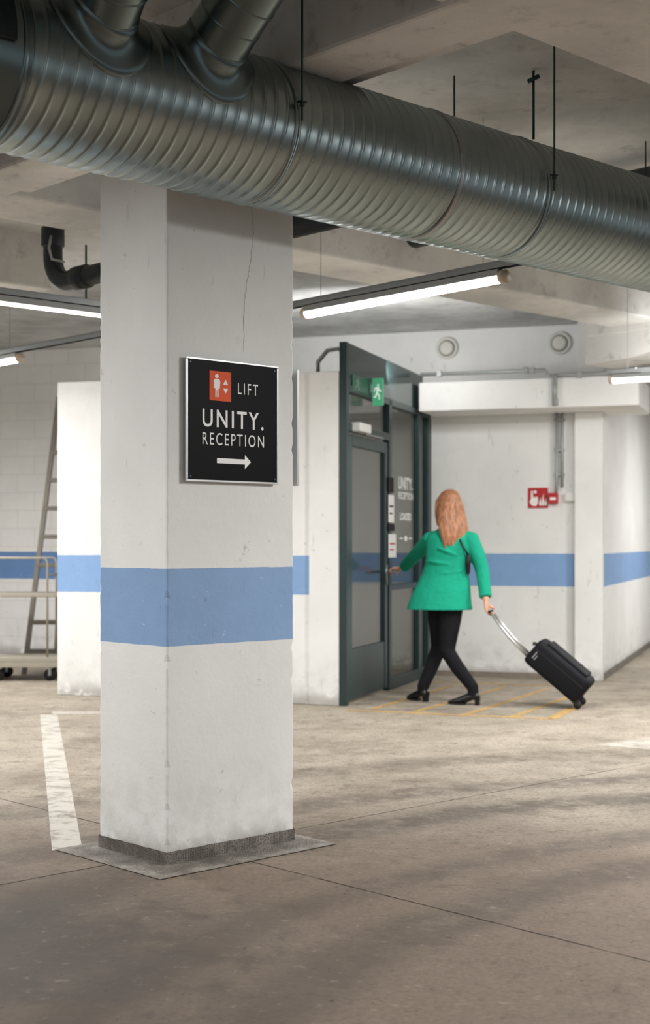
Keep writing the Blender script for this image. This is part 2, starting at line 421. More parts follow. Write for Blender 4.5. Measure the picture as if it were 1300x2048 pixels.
g.poly([q(.62,.56),q(.86,.56),q(.74,.74)]); g.poly([q(.62,.44),q(.74,.26),q(.86,.44)])
g.obj('pictogram',m_white,sg)
s2=empty('wall_sign',W(a1+.03,4.6,1.5),'thin silver framed sign seen edge-on beside pillar','sign')
_,zt2=onA(594,740,b0+.02); _,zb2=onA(594,972,b0+.02)
G().box(W,(a1+.0005,b0+.05,zb2+.03),(a1+.026,b1-.06,zt2-.03)).obj('backing_plate',m_alu,s2)
G().box(W,(a1+.026,b0+.006,zb2),(a1+.038,b1-.03,zt2)).obj('frame',m_alu,s2,bevel=.001)

# ---------------------------------------------------------------- duct
R=.263; bd=4.0; zd=2.763
du=empty('ventilation_duct',W(4.5,bd,zd-R),'large galvanised spiral ventilation duct hanging under ceiling','duct')
def duct_rings(a_s,a_e,pitch,R,seg=96):
    rings=[]; n=int((a_e-a_s)/pitch)
    prof=[(0,.0008),(.12,0),(.40,.0003),(.66,0),(.76,.0008),(.83,.0030),(.90,.0038),(.96,.0028)]
    for i in range(n):
        for f,dr in prof:
            rings.append((a_s+(i+f)*pitch,R+dr))
    out=[]
    for (a,r) in rings:
        ring=[]
        for j in range(seg):
            th=2*math.pi*j/seg
            ring.append(W(a+.5*pitch*math.sin(th),bd+r*math.cos(th),zd+r*math.sin(th)))
        out.append(ring)
    return out
G().loft(duct_rings(2.32,9.4,.055,R,160)).obj('duct_tube',m_duct,du,smooth=True)
def ringpart(a_s,a_e,r,name,mat,seg=96,lip=.006):
    pr=[(a_s,r-.03),(a_s,r),(a_s+.006,r+lip),(a_s+.012,r),(a_e-.012,r),(a_e-.006,r+lip),(a_e,r),(a_e,r-.03)]
    rr=[[W(a,bd+q_*math.cos(2*math.pi*j/seg),zd+q_*math.sin(2*math.pi*j/seg)) for j in range(seg)] for a,q_ in pr]
    G().loft(rr).obj(name,mat,du,smooth=True,bevel=0)
ringpart(1.2,2.30,R+.006,'smooth_fitting',m_ductdark)
ringpart(2.285,2.32,R+.012,'flange_ring',m_ductdark,lip=.003)
ringpart(4.29,4.315,R+.005,'coupling_ring',m_steel,lip=.002)
ringpart(6.4,6.42,R+.005,'coupling_ring',m_steel,lip=.002)
for ac in (3.41,4.87,6.4):
    ringpart(ac-.012,ac+.012,R+.0055,'strap',m_duct,lip=.001)
g=G(); K=8
vs=[];fs=[]
for i in range(K+1):
    th=math.radians(180)-(math.radians(-4)+math.radians(34)*i/K)
    for a in (2.16,2.25):
        for rad in (R+.006,R+.030):
            vs.append(W(a,bd+rad*math.cos(th),zd+rad*math.sin(th)))
    if i:
        k=4*i
        fs+=[(k-3,k-1,k+3,k+1),(k-4,k,k+2,k-2),(k-4,k-3,k+1,k),(k-2,k+2,k+3,k-1)]
fs+=[(0,2,3,1),(4*K,4*K+1,4*K+3,4*K+2)]
g.add(vs,fs); g.obj('inspection_hatch',m_blackpipe,du,bevel=.004)
def branch(ac,t,r,lean=0.0,L=1.0):
    d=(-Vector((B[0],B[1],0))*math.sin(t)+Vector((0,0,1))*math.cos(t)+Vector((A[0],A[1],0))*lean).normalized()
    c=W(ac,bd,zd)
    x=Vector((A[0],A[1],0)); x=(x-d*x.dot(d)).normalized(); y=d.cross(x)
    seg=72
    L_=min(L,(ZC-zd-r*math.sin(t))/d.z-.01)
    n=[]; k=.16; c_=0
    while k<L_:
        n+= [(k,r)]
        c_+=1
        if k>.30 and c_%6==5: n+=[(k+.0005,r),(k+.003,r+.003),(k+.006,r+.003),(k+.009,r),(k+.010,r)]
        k+=.0149
    rings=[[c+d*q_[0]+(x*math.cos(2*math.pi*j/seg)+y*math.sin(2*math.pi*j/seg))*q_[1] for j in range(seg)] for q_ in n]
    G().loft(rings).obj('branch_pipe',m_ductdark,du,smooth=True)
    def proj(p,off):
        ax=W(0,bd,zd); Av=Vector((A[0],A[1],0))
        rel=p-ax; rel_p=rel-Av*rel.dot(Av); dp=d-Av*d.dot(Av)
        aa=dp.dot(dp); bb=2*rel_p.dot(dp); cc=rel_p.dot(rel_p)-(R+off)**2
        disc=max(bb*bb-4*aa*cc,0); tt=(-bb+math.sqrt(disc))/(2*aa); return p+d*tt
    rings=[]
    for rad,off,up in ((r+.072,.001,0),(r+.072,.007,0),(r+.055,.008,0),(r+.036,.009,.002),(r+.020,.010,.008),(r+.010,.012,.018),(r+.005,.014,.034),(r+.003,.014,.055),(r-.01,.014,.055)):
        ring=[]
        for j in range(seg):
            rr=min(rad,R*.995) 
            base=c+(x*math.cos(2*math.pi*j/seg)+y*math.sin(2*math.pi*j/seg))*rr
            ring.append(proj(base,off)+d*up)
        rings.append(ring)
    G().loft(rings,False).obj('saddle_collar',m_ductdark,du,smooth=True)
branch(2.655,math.radians(54),.112,-.20,.9)
branch(3.05,math.radians(53),.112,0.0,.9)
def rod(p,z0,z1,label,r=.006,fit=True):
    e=empty('hanger_rod',(p.x,p.y,z0),label,'rod','threaded duct hanger rods')
    G().tube([(p.x,p.y,z0),(p.x,p.y,z1)],r,8).obj('rod_shaft',m_rod,e,smooth=True)
    if fit:
        G().tube([(p.x,p.y,z0+.05),(p.x,p.y,z0+.062)],.010,6).obj('nut',m_rod,e)
        G().box(lambda a,b,z:Vector((p.x,p.y,0))+Vector((A[0]*a+B[0]*b,A[1]*a+B[1]*b,z)),(-.015,-.010,z0+.064),(.015,.010,z0+.069)).obj('clamp_lug',m_rod,e)
for ac in (3.41,4.87,6.4):
    rod(W(ac,bd-R-.02,0),zd-.02,ZC-.002,'dark threaded rod clamped to front of duct',.0042)
    rod(W(ac,bd+R+.02,0),zd-.02,ZC-.002,'dark threaded rod behind duct',.0042)
pt=atz(1067,150,ZC-.02)
e=empty('sprinkler_pipe',(pt.x,pt.y,2.75),'thin green-grey vertical pipe with valve under ceiling','pipe')
G().tube([(pt.x,pt.y,3.06),(pt.x,pt.y,ZC-.002)],.006,10).obj('pipe_shaft',m_rod,e,smooth=True)
G().tube([(pt.x-.025,pt.y,ZC-.05),(pt.x+.025,pt.y,ZC-.025)],.010,10).obj('valve_fitting',m_rod,e,smooth=True)
e=G().tube([W(6.66,1.0,3.22),W(6.66,6.2,3.22)],.09,24).obj('dark_pipe',m_blackpipe,None,True,label='black insulated pipe running behind the big duct',cat='pipe')
bp=empty('drain_pipe',W(4.45,6.9,2.66),'black drain pipe with elbow and coupling under ceiling','pipe')
pts=[W(4.45,4.34,2.72),W(4.45,6.80,2.72)]
for i in range(1,9):
    an=math.pi/2*i/8; pts.append(W(4.45,6.80+.16*math.sin(an),2.88-.16*math.cos(an)))
pts.append(W(4.45,6.96,ZC-.003))
G().tube(pts,.055,20).obj('pipe_run',m_blackpipe,bp,True)
G().tube([W(4.45,6.60,2.72),W(4.45,6.61,2.72),W(4.45,6.72,2.72),W(4.45,6.73,2.72)],[.058,.066,.066,.058],20).obj('coupling',m_blackpipe,bp,True)
G().tube([W(4.45,6.96,2.93),W(4.45,6.96,2.94),W(4.45,6.96,3.04),W(4.45,6.96,3.05)],[.058,.067,.067,.058],20).obj('coupling',m_blackpipe,bp,True)
G().tube([W(4.40,6.90,2.98),W(4.36,6.86,2.90),W(4.38,6.86,2.84),W(4.45,6.84,2.83)],.008,8).obj('cable_loop',m_grey,bp,True)
e=G().tube([atz(172,490,2.98),Vector((*atz(172,490,2.98)[:2],2.62))],.006,8).obj('hanger_rod',m_rod,None,True,label='thin dark rod holding the lamp track',cat='rod')

# ---------------------------------------------------------------- lamps
def lamp(p1,p2,z,label,ext1=.3,ext2=.1,mat=None,tray=True,r=.026):
    p1=Vector((p1[0],p1[1],0)); p2=Vector((p2[0],p2[1],0)); dv=(p2-p1); L=dv.length; dv.normalize(); nv=Vector((-dv.y,dv.x,0))
    fr=lambda x,y,zz:p1+dv*x+nv*y+Vector((0,0,zz))
    e=empty('fluorescent_lamp',(p1+p2)/2+Vector((0,0,z-.03)),label,'lamp')
    G().box(fr,(.03,-.030,z+.005),(L-.03,.030,z+.040)).obj('lamp_housing',m_grey,e,bevel=.004)
    g=G(); rings=[]
    for x in (0.035,L-.035):
        rings.append([fr(x,r*1.15*math.cos(t_),z-.002+r*1.0*math.sin(t_)) for t_ in [math.pi+math.pi*i/10 for i in range(11)]])
    g.loft(rings); g.obj('diffuser',mat or m_tube,e)
    for x0,x1 in((-.0,.036),(L-.036,L)):
        rr=[]
        for x,s in((x0,.8),(x0+.006,1.12),(x1,1.12)):
            rr.append([fr(x,r*1.2*s*math.cos(t_),z+.002+r*1.15*s*math.sin(t_)) for t_ in [2*math.pi*i/16 for i in range(16)]])
        G().loft(rr).obj('end_cap',m_cap,e,True)
    if tray:
        g=G(); g.box(fr,(-ext1,-.028,z+.075),(L+ext2,.028,z+.079)); g.box(fr,(-ext1,-.028,z+.045),(L+ext2,-.025,z+.079)); g.box(fr,(-ext1,.025,z+.045),(L+ext2,.028,z+.079)); g.obj('mounting_rail',m_steel,e)
        for x in (.15,L-.15):
            G().tube([fr(x,0,z+.03),fr(x,0,z+.078)],.008,8).obj('bracket',m_steel,e)
            G().tube([fr(x,0,z+.078),fr(x,0,ZC-.003)],.002,6).obj('suspension_wire',m_steel,e)
    return e
lamp(atz(607,628,2.55),atz(1012,553,2.55),2.55,'glowing linear fluorescent lamp on suspended steel rail',.8,.15,m_tube)
lamp(W(3.35,6.74,0),W(4.95,6.70,0),2.53,'glowing linear fluorescent lamp on rail behind pillar',.3,.3,m_tube3,True,.010)
pl=atz(42,716,2.55); lamp(pl+Vector((B[0],B[1],0))*1.5,pl,2.55,'glowing fluorescent lamp end above the ladder',.3,1.1,m_tube2)
pr_=atz(1218,760,2.50); pr2=atz(1300,755,2.5); dd=(pr2-pr_).normalized(); lamp(pr_,pr_+dd*1.5,2.50,'glowing fluorescent lamp near the fire call point wall',.02,.1,m_tube)
def area(loc,power,ang=0,sx=1.5,sy=.12,col=(1,.992,.98),tilt=0):  # unseen area lights added to brighten the scene, no fixture behind them
    l=bpy.data.lights.new('added_area_light','AREA'); l.shape='RECTANGLE'; l.size=sx; l.size_y=sy; l.energy=power; l.color=col
    o=bpy.data.objects.new('added_area_light',l); o.location=loc; o.rotation_euler=(tilt,0,ang); coll.objects.link(o)
angB=math.atan2(B[1],B[0]); angD=math.atan2(D[1],D[0])
area((3.2,4.6,2.75),200,angB)
area((-3.4,4.2,2.75),165,angB)
area((0.6,-1.5,2.75),62,angB)
area((2.4,1.6,2.75),46,math.atan2(A[1],A[0]))
area((3.9,9.5,2.7),165,angB)
area((-2.9,8.2,2.62),95,angB)
area((1.6,9.0,2.85),75,angB)
area((-4.6,11.6,2.7),200,angB)
area(V(0.6,15.5,2.8),120,angD)
area(V(-4.5,12,2.45),14,angD,1.0,.1,(1,.9,.78))  # added warm light for the room behind the glass
area(V(-3.6,11.4,2.66),26,angD,1.5,.12,(1,.992,.98),math.radians(108))  # added light, tilted up to brighten the upper wall and ceiling
area(V(-0.4,11.0,2.62),9,angD,1.5,.12,(1,.992,.98),math.radians(110))  # second added upward light, lifts the ceiling and beams on the right

# ---------------------------------------------------------------- door assembly
dr=empty('glass_door_assembly',V(-3.27,11.5,0),'dark green-grey framed glass entrance with door and side panel','door')
ux0,ux1=-3.282,-3.225
def DB(v0,v1,z0,z1,u0=ux0,u1=ux1): return (u0,v0,z0),(u1,v1,z1)
g=G()
g.box(V,*DB(10.265,10.335,0,2.77))
g.box(V,*DB(11.47,11.55,0,2.45))
g.box(V,*DB(12.46,12.54,0,2.45)); g.box(V,*DB(12.80,12.92,0,2.41))
g.box(V,*DB(10.335,12.9,2.40,2.45)); g.box(V,*DB(10.335,11.47,2.10,2.16)); g.box(V,*DB(11.55,12.46,0,.10)); g.box(V,*DB(11.55,12.46,.84,.89)); g.box(V,*DB(12.54,12.80,0,.10))
g.obj('door_frame',m_frame,dr,bevel=.004)
G().box(V,*DB(10.335,12.62,2.45,2.77,-3.28,-3.23)).obj('header_panel',m_header,dr,bevel=.004)
for v0,v1,z0,z1 in((10.335,11.47,2.16,2.40),(11.55,12.46,.10,.84),(11.55,12.46,.89,2.40),(12.54,12.80,.10,2.40)):
    G().box(V,*DB(v0,v1,z0,z1,-3.27,-3.262)).obj('glass_pane',m_glass,dr)
leaf=G().box(V,*DB(10.36,10.45,.03,2.08,-3.278,-3.235)).box(V,*DB(11.37,11.455,.03,2.08,-3.278,-3.235)).box(V,*DB(10.45,11.37,1.99,2.08,-3.278,-3.235)).box(V,*DB(10.45,11.37,.03,.42,-3.275,-3.24)).obj('door_leaf',m_frame,dr,bevel=.004,label='hinged glazed door leaf')
G().box(V,*DB(10.45,11.37,.42,1.99,-3.268,-3.26)).obj('glass_pane',m_glass,leaf)
g=G(); hv=11.41; hz=1.0
g.tube([V(-3.235,hv,hz),V(-3.165,hv,hz),V(-3.158,hv-.01,hz),V(-3.155,hv-.14,hz)],[.010,.010,.0105,.010],12)
g.box(V,(-3.235,hv-.02,hz-.11),(-3.228,hv+.02,hz+.06)); g.obj('handle',m_steel,leaf,True)
g=G(); g.tube([V(-3.275,hv,hz),V(-3.36,hv,hz),V(-3.365,hv-.14,hz)],.010,10); g.obj('handle',m_steel,leaf,True)
G().box(V,(-3.235,10.42,2.10),(-3.16,10.72,2.17)).obj('door_closer',m_plastic,dr,bevel=.008)
g=G(); g.box(V,(-3.20,10.65,2.085),(-3.18,11.15,2.10)); g.box(V,(-3.235,11.1,2.085),(-3.18,11.14,2.10)); g.obj('closer_arm',m_steel,dr,bevel=.002)
ug=-3.258
mpC=lambda h,z:V(ug,h,z)
def boxC(x0,y0,x1,y1,u=ug):
    cx=(x0+x1)/2
    h0,_=onC(x0,y0,u);h1,_=onC(x1,y0,u); _,z1=onC(cx,y0,u); _,z0=onC(cx,y1,u); return h0,h1,z0,z1
text('UNITY.','glass_lettering',mpC,*boxC(797,955,825,980),m_letterglass,dr,.03)
text('RECEPTION','glass_lettering',mpC,*boxC(797,985,826,999),m_letterglass,dr,.02)
text('LOADED','glass_lettering',mpC,*boxC(800,1026,822,1041),m_letterglass,dr,.04)
h0,h1,z0,z1=boxC(799,1068,824,1086); zc=(z0+z1)/2
g=G(); g.poly([mpC(h0+(h1-h0)*(.5+.12*math.cos(t_)),zc+.025*math.sin(t_)) for t_ in [i*math.pi/8 for i in range(16)]])
g.poly([mpC(h0,zc-.005),mpC(h0+(h1-h0)*.28,zc-.005),mpC(h0+(h1-h0)*.28,zc+.005),mpC(h0,zc+.005)]); g.poly([mpC(h0+(h1-h0)*.72,zc-.005),mpC(h1,zc-.005),mpC(h1,zc+.005),mpC(h0+(h1-h0)*.72,zc+.005)]); g.obj('glass_lettering',m_letterglass,dr)
for (x0,y0,x1,y1,mt,lab) in((777,955,787,985,m_black,'small black notice'),(777,990,788,1045,m_paper,'white paper notice'),(777,1048,789,1062,m_black,'small black notice'),(777,1068,792,1115,m_paper,'white paper notice with red mark')):
    h0,h1,z0,z1=boxC(x0,y0,x1,y1,ux1+.001)
    e=G().box(V,(ux1+.0003,h0,z0),(ux1+.002,h1,z1)).obj('notice',mt,None,label=lab+' stuck beside the glass door',cat='notice')
    if mt is m_paper:
        G().box(V,(ux1+.002,h0+(h1-h0)*.15,z0+(z1-z0)*.55),(ux1+.0028,h1-(h1-h0)*.15,z0+(z1-z0)*.62)).obj('printed_mark',m_red if y0>1060 else m_black,e)
        G().box(V,(ux1+.002,h0+(h1-h0)*.15,z0+(z1-z0)*.3),(ux1+.0028,h1-(h1-h0)*.3,z0+(z1-z0)*.36)).obj('printed_mark',m_red if y0>1060 else m_black,e)
ex=empty('exit_sign_or_reflection',V(-3.17,10.95,2.34),'green emergency exit sign projecting above the door','sign')
G().box(V,(-3.22,10.94,2.345),(-3.13,10.965,2.565)).obj('sign_body',m_green,ex,bevel=.003)
def runner(mp,g):
    g.poly([mp(.55+.09*math.cos(t_),.82+.06*math.sin(t_)) for t_ in [i*math.pi/6 for i in range(12)]])
    g.poly([mp(.35,.72),mp(.62,.74),mp(.70,.60),mp(.85,.56),mp(.85,.50),mp(.64,.52),mp(.58,.60),mp(.55,.45),mp(.70,.30),mp(.70,.10),mp(.60,.10),mp(.60,.27),mp(.45,.38),mp(.36,.20),mp(.15,.20),mp(.15,.27),mp(.30,.28),mp(.42,.62),mp(.30,.64),mp(.24,.50),mp(.17,.53),mp(.24,.70)])
g=G(); runner(lambda x,z:V(-3.22+.09*x,10.938,2.375+.16*z),g); g.obj('pictogram',m_exitw,ex)
exit_refl=empty('exit_sign_or_reflection',V(-3.2,10.6,2.45),'painted reflection of the green exit sign on the door header','sign')  # flat green panel painting the exit sign's reflection in the dark header
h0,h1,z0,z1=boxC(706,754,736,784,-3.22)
G().box(V,(-3.2295,h0,z0),(-3.222,h1,z1)).obj('sign_body',simple('exit_reflection_green',lin(36,100,76),.35),exit_refl,bevel=.003)
g=G(); runner(lambda x,z:V(-3.220,h0+(h1-h0)*(.1+.45*x),z0+(z1-z0)*z),g); g.obj('pictogram',simple('exit_reflection_pictogram',lin(130,170,152),.5),exit_refl)
pv=[V(-3.60,10.7,2.56),V(-3.60,10.7,2.68),V(-3.52,10.7,2.77),V(-3.42,10.7,2.78),V(-3.37,10.7,2.70)]
G().tube(pv,.018,10).obj('bent_conduit',m_steel,None,True,label='bent grey conduit above the door side wall',cat='conduit')

# ---------------------------------------------------------------- wall items
for (px,py) in((895,697),(1120,687)):
    u,z=onD(px,py,13.88); cv=V(u,13.88,z); ux=Vector((*D,0)); uy=Vector((0,0,1)); n=-Vector((*C,0))
    e=empty('round_vent',cv-Vector((0,0,.11)),'round cream ventilation valve on upper wall','vent','round vents on upper wall')
    rr=[[p+n*o for p in arc(cv,r,32,ux,uy)] for r,o in((.11,0.001),(.112,.03),(.098,.045),(.085,.03))]
    G().loft(rr).obj('vent_rim',m_vent,e,True)
    rr=[[p+n*o for p in arc(cv,r,32,ux,uy)] for r,o in((.084,.0302),(.083,.033))]
    G().loft(rr).obj('vent_gap',m_ventd,e,True)
    rr=[[p+n*o for p in arc(cv,r,32,ux,uy)] for r,o in((.07,.032),(.07,.05),(.05,.058))]
    G().loft(rr).obj('vent_disc',m_vent,e,True)
vw=12.35
def VD(px,py,v,off=0): u,z=onD(px,py,v); return V(u,v-off,z)
cd=empty('conduit_run',VD(1060,745,vw),'grey electrical conduits along the bulkhead top','conduit')
G().tube([VD(842,750,vw,.02),VD(1090,741,vw,.02),VD(1097,748,vw,.02)],.018,10).obj('conduit_pipe',m_grey,cd,True)
G().tube([VD(1100,752,vw,.02),VD(1276,744,vw,.02)],.018,10).obj('conduit_pipe',m_grey,cd,True)
G().tube([VD(1110,748,vw,.025),VD(1110,812,vw,.025)],.022,10).obj('conduit_pipe',m_grey,cd,True)
for (px,py,v) in((1065,742,vw),(1160,750,vw),(880,748,vw),(1052,741,vw),(1110,760,vw),(1112,805,vw)):
    c=VD(px,py,v); G().box(lambda x,y,z:c+Vector((D[0]*x+C[0]*y,D[1]*x+C[1]*y,z)),(-.022,-.045,-.028),(.022,-.001,.028)).obj('clip',m_grey,cd,bevel=.003)
cd=empty('call_point_conduit',VD(1120,980,12.9),'twin grey conduits dropping down to the call point','conduit')
G().tube([VD(1114,822,12.9,.02),VD(1114,960,12.9,.02),VD(1113,990,12.9,.02)],.015,10).obj('conduit_pipe',m_grey,cd,True)
G().tube([VD(1125,822,12.9,.02),VD(1125,975,12.9,.02)],.015,10).obj('conduit_pipe',m_grey,cd,True)
for py in (840,900,950):
    c=VD(1120,py,12.93); G().box(lambda x,y,z:c+Vector((D[0]*x+C[0]*y,D[1]*x+C[1]*y,z)),(-.045,-.055,-.01),(.045,-.001,.01)).obj('clip',m_steel,cd)
vf=12.92
u0,z1=onD(1056,976,vf); u1,z0=onD(1096,1016,vf)
fs_=empty('fire_alarm_sign',V((u0+u1)/2,vf,z0),'red fire alarm sign with white hand and flame pictogram','sign')
G().box(V,(u0,vf,z0),(u1,12.929,z1)).obj('sign_plate',m_red,fs_)
mp=lambda x,z:V(u0+(u1-u0)*x,vf-.002,z0+(z1-z0)*z)
g=G(); g.poly([mp(.08,.30),mp(.20,.12),mp(.42,.10),mp(.50,.25),mp(.50,.55),mp(.38,.56),mp(.36,.48),mp(.32,.58),mp(.26,.50),mp(.24,.86),mp(.16,.86),mp(.15,.45)])
g.poly([mp(.36+.08*math.cos(t_),.80+.08*math.sin(t_)) for t_ in [i*math.pi/6 for i in range(12)]])
for ox,h in((.62,.55),(.76,.75),(.89,.5)):
    g.poly([mp(ox-.05,.12),mp(ox+.05,.12),mp(ox+.06,.3),mp(ox+.02,h*.7),mp(ox+.03,h),mp(ox-.05,h*.6),mp(ox-.06,.3)])
g.obj('pictogram',m_white,fs_)
u0,z1=onD(1098,986,12.9); u1,z0=onD(1116,1007,12.9)
fb=G().box(V,(u0,12.86,z0),(u1,12.929,z1)).obj('fire_call_point',m_red,None,bevel=.005,label='small red manual fire call point box on wall',cat='alarm')
G().box(V,(u0+.015,12.855,z0+.03),(u1-.015,12.862,z0+.055)).obj('press_plate',m_white,fb)
u0,z1=onD(1130,986,12.9); u1,z0=onD(1152,1002,12.9)
jb=G().box(V,(u0,12.88,z0),(u1,12.929,z1)).obj('junction_box',m_plastic,None,bevel=.005,label='small white junction box on wall',cat='box')

# ---------------------------------------------------------------- floor markings
def FQ(pts,z=.0016): return [Vector((p.x,p.y,z)) for p in pts]
def quadline(g,p,q,w,z=.0016):
    d=(q-p).normalized(); n=Vector((-d.y,d.x,0))*w/2
    g.poly(FQ([p-n,q-n,q+n,p+n],z))
G().poly(FQ([FL(80,1430),FL(104,1702),FL(165,1700),FL(115,1430)])).obj('parking_line',m_wline,None,label='worn white painted parking bay line on floor',cat='floor marking')
G().poly(FQ([FL(105,1429),FL(240,1429),FL(240,1423),FL(105,1423)])).obj('parking_line',m_wfade,None,label='thin worn white line crossing near the wall',cat='floor marking')
G().poly(FQ([FL(1190,1490),FL(1420,1510),FL(1420,1476),FL(1300,1476)])).obj('parking_line',m_wfade,None,label='worn broad white paint patch on floor',cat='floor marking')
g=G(); ya,yb,yc=V(-3.15,10.02,0),V(-1.62,9.98,0),V(-1.56,11.0,0)
for p,q_ in((ya,yb),(yb,yc)): quadline(g,p,q_,.08)
quadline(g,V(-3.05,12.3,0),V(-1.75,12.3,0),.08)
for (x0,y0,x1,y1) in((745,1419,905,1372),(830,1424,1010,1374),(930,1430,1095,1378),(1020,1436,1145,1392)):
    quadline(g,FL(x0,y0),FL(x1,y1),.055,.0022)
g.obj('hatched_marking',m_yline,None,label='yellow hatched keep-clear marking in front of door',cat='floor marking')

# ---------------------------------------------------------------- ladder & cart
YL=13.35
lad=empty('ladder',P(83,1349,YL),'tall tapered grey ladder leaning behind the wall end','ladder')
def LP(px,z,dy=0): 
    Y=YL+dy; return Vector(((px-650)/F*Y,Y,z))
def railx(z,side):
    t=z/2.65
    return (48+(118-48)*t) if side==0 else (112+(132-112)*t)
for s_ in (0,1):
    g=G(); pts=[LP(railx(z,s_),z,z*.12) for z in (0,2.65)]
    g.loft([[p+Vector((sx*.020,sy*.03,0)) for sx,sy in((-1,-1),(1,-1),(1,1),(-1,1))] for p in pts]); g.obj('rail',m_ladder,lad)
for k in range(9):
    z=.22+k*.27
    a_=LP(railx(z,0),z,z*.12); b_=LP(railx(z,1),z,z*.12)
    G().box(I3,(a_.x,a_.y-.035,z-.020),(b_.x,a_.y+.035,z+.020)).obj('rung',m_ladder,lad,bevel=.004)
YT=12.75
ct=empty('platform_trolley',P(60,1361,YT),'beige two-tier steel trolley with tube handle and castors','trolley')
xr=(118-650)/F*YT; xl=xr-.95; yf=YT-.05; yk=YT+.42
G().box(I3,(xl,yf,.17),(xr,yk,.215)).obj('platform',m_cart,ct,bevel=.006)
G().box(I3,(xl,yf-.006,.125),(xr,yf+.02,.17)).obj('platform_rim',m_cart,ct,bevel=.003)
G().box(I3,(xl,yf,.755),(xr,yk,.79)).obj('shelf',m_cart,ct,bevel=.006)
xp=(96-650)/F*YT
for yy in (yf+.02,yk-.02):
    pts=[(xp,yy,.2),(xp,yy,1.07),(xp-.015,yy,1.098),(xp-.035,yy,1.105),(xl,yy,1.105)]
    G().tube(pts,.010,10).obj('tube_handle',m_cart,ct,True)
G().tube([(xp,yf+.02,.95),(xp,yk-.02,.95)],.010,10).obj('cross_bar',m_cart,ct,True)
for xx in (xl+.08,xl+.4,xr-.08):
    for yy in (yf+.05,yk-.05):
        w=G().tube([(xx,yy-.018,.055),(xx,yy+.018,.055)],.055,18).obj('castor',m_rubber,ct,True)
        G().box(I3,(xx-.012,yy-.026,.05),(xx+.012,yy+.026,.14)).obj('castor_fork',m_steel,w)

# ---------------------------------------------------------------- person
YB=11.08
def hand(g,w,d,n,s,curl=(35,95,150),sc=1.0,thumbin=.6):
    d=Vector(d).normalized(); n=Vector(n); n=(n-d*n.dot(d)).normalized(); s=Vector(s); s=(s-d*s.dot(d)-n*s.dot(n)).normalized()
    rings=[]
    for t_,hw,th in((-.02,.024,.020),(.0,.026,.019),(.03,.036,.017),(.06,.042,.016),(.088,.041,.013)):
        c=w+d*t_*sc; rings.append([c+s*hw*sc*math.cos(k)+n*th*sc*math.sin(k) for k in [2*math.pi*i/14 for i in range(14)]])
    g.loft(rings)
    for off,ls in((.030,(.040,.024,.020)),(.010,(.044,.028,.021)),(-.010,(.041,.026,.020)),(-.029,(.032,.020,.018))):
        p=w+d*.080*sc+s*off*sc; pts=[p]; rad=[.0095*sc]
        for an,l in zip(curl,ls):
            an=math.radians(an); p=p+(d*math.cos(an)+n*math.sin(an))*l*sc; pts.append(p); rad.append(.0085*sc if len(pts)<4 else .0065*sc)
        g.tube(pts,rad,8)
    p=w+d*.025*sc+s*.03*sc; p2=p+(d*.6+s*.55+n*.35).normalized()*.035*sc; p3=p2+(d*.6+n*.75).normalized()*.03*sc; p4=p3+(n*.8-s*.4+d*.2).normalized()*.024*sc
    g.tube([p,p2,p3,p4],[.013*sc,.011*sc,.010*sc,.007*sc],8)

Z=Vector((0,0,1))
person=empty('person',Vector((P(893,1405,YB).x,YB,0)),'long auburn-haired woman in green blazer pulling suitcase and opening door','person')
fh=Vector((-.25,.97,0)).normalized(); rh=Vector((fh.y,-fh.x,0))
Hc=P(898,1011,11.12)
shL=P(862,1078,11.20); shR=P(941,1077,11.03)
elL=P(829,1112,11.47)
grip=V(-3.157,11.34,1.0)
wrL=grip+Vector((*D,0))*.088+Vector((0,0,.030))
elR=P(965,1142,11.0); wrR=P(972,1200,10.90)
hipL=P(878,1182,11.10); hipR=P(906,1182,11.04)
knL=P(878,1294,11.22); anL=P(846,1381,11.10)
knR=P(894,1302,10.99); anR=P(946,1383,10.84)
neck=P(900,1056,11.09)
ax=(Vector((.95,-.28,0)).normalized(),Vector((.28,.95,0)).normalized())
def sect(px,z,hw,hd,Y=YB,n=24):
    c=Vector(((px-650)/F*Y,Y,z)); return [c+ax[0]*hw*math.cos(2*math.pi*i/n)+ax[1]*hd*math.sin(2*math.pi*i/n) for i in range(n)]
g=G()
g.ell(Hc+Vector((0,0,.02)),(.073,.092,.090),(rh,fh,Z))
g.ell(Hc+fh*.022-Vector((0,0,.045)),(.055,.066,.068),(rh,fh,Z))
g.tube([Hc+fh*.088+Vector((0,0,.012)),Hc+fh*.104-Vector((0,0,.022)),Hc+fh*.092-Vector((0,0,.03))],[.008,.013,.010],10)
g.ell(Hc+fh*.083-Vector((0,0,.058)),(.022,.010,.009),(rh,fh,Z))
for sgn in(-1,1):
    g.ell(Hc+rh*.073*sgn-fh*.005-Vector((0,0,.008)),(.009,.020,.032),(rh,fh,Z))
g.tube([Hc-Vector((0,0,.06))-fh*.01,neck,neck-Vector((0,0,.06))],[.054,.052,.065],14)
g.loft([sect(889,.80,.15,.10),sect(891,.88,.165,.105),sect(893,1.0,.13,.09),sect(897,1.15,.155,.10),sect(900,1.27,.16,.08),sect(900,1.33,.10,.065)])
g.tube([shL,elL,wrL],[.042,.036,.026],12); g.tube([shR,elR,wrR],[.042,.036,.026],12)
g.tube([hipL,(hipL*.5+knL*.5)+Vector((0,.02,0)),knL,knL*.6+anL*.4,anL],[.082,.066,.048,.044,.033],14)
g.tube([hipR,(hipR*.5+knR*.5),knR,knR*.6+anR*.4,anR],[.082,.066,.048,.044,.033],14)
tL=Vector((-.55,.83,0)); tR=Vector((-.93,.36,0))
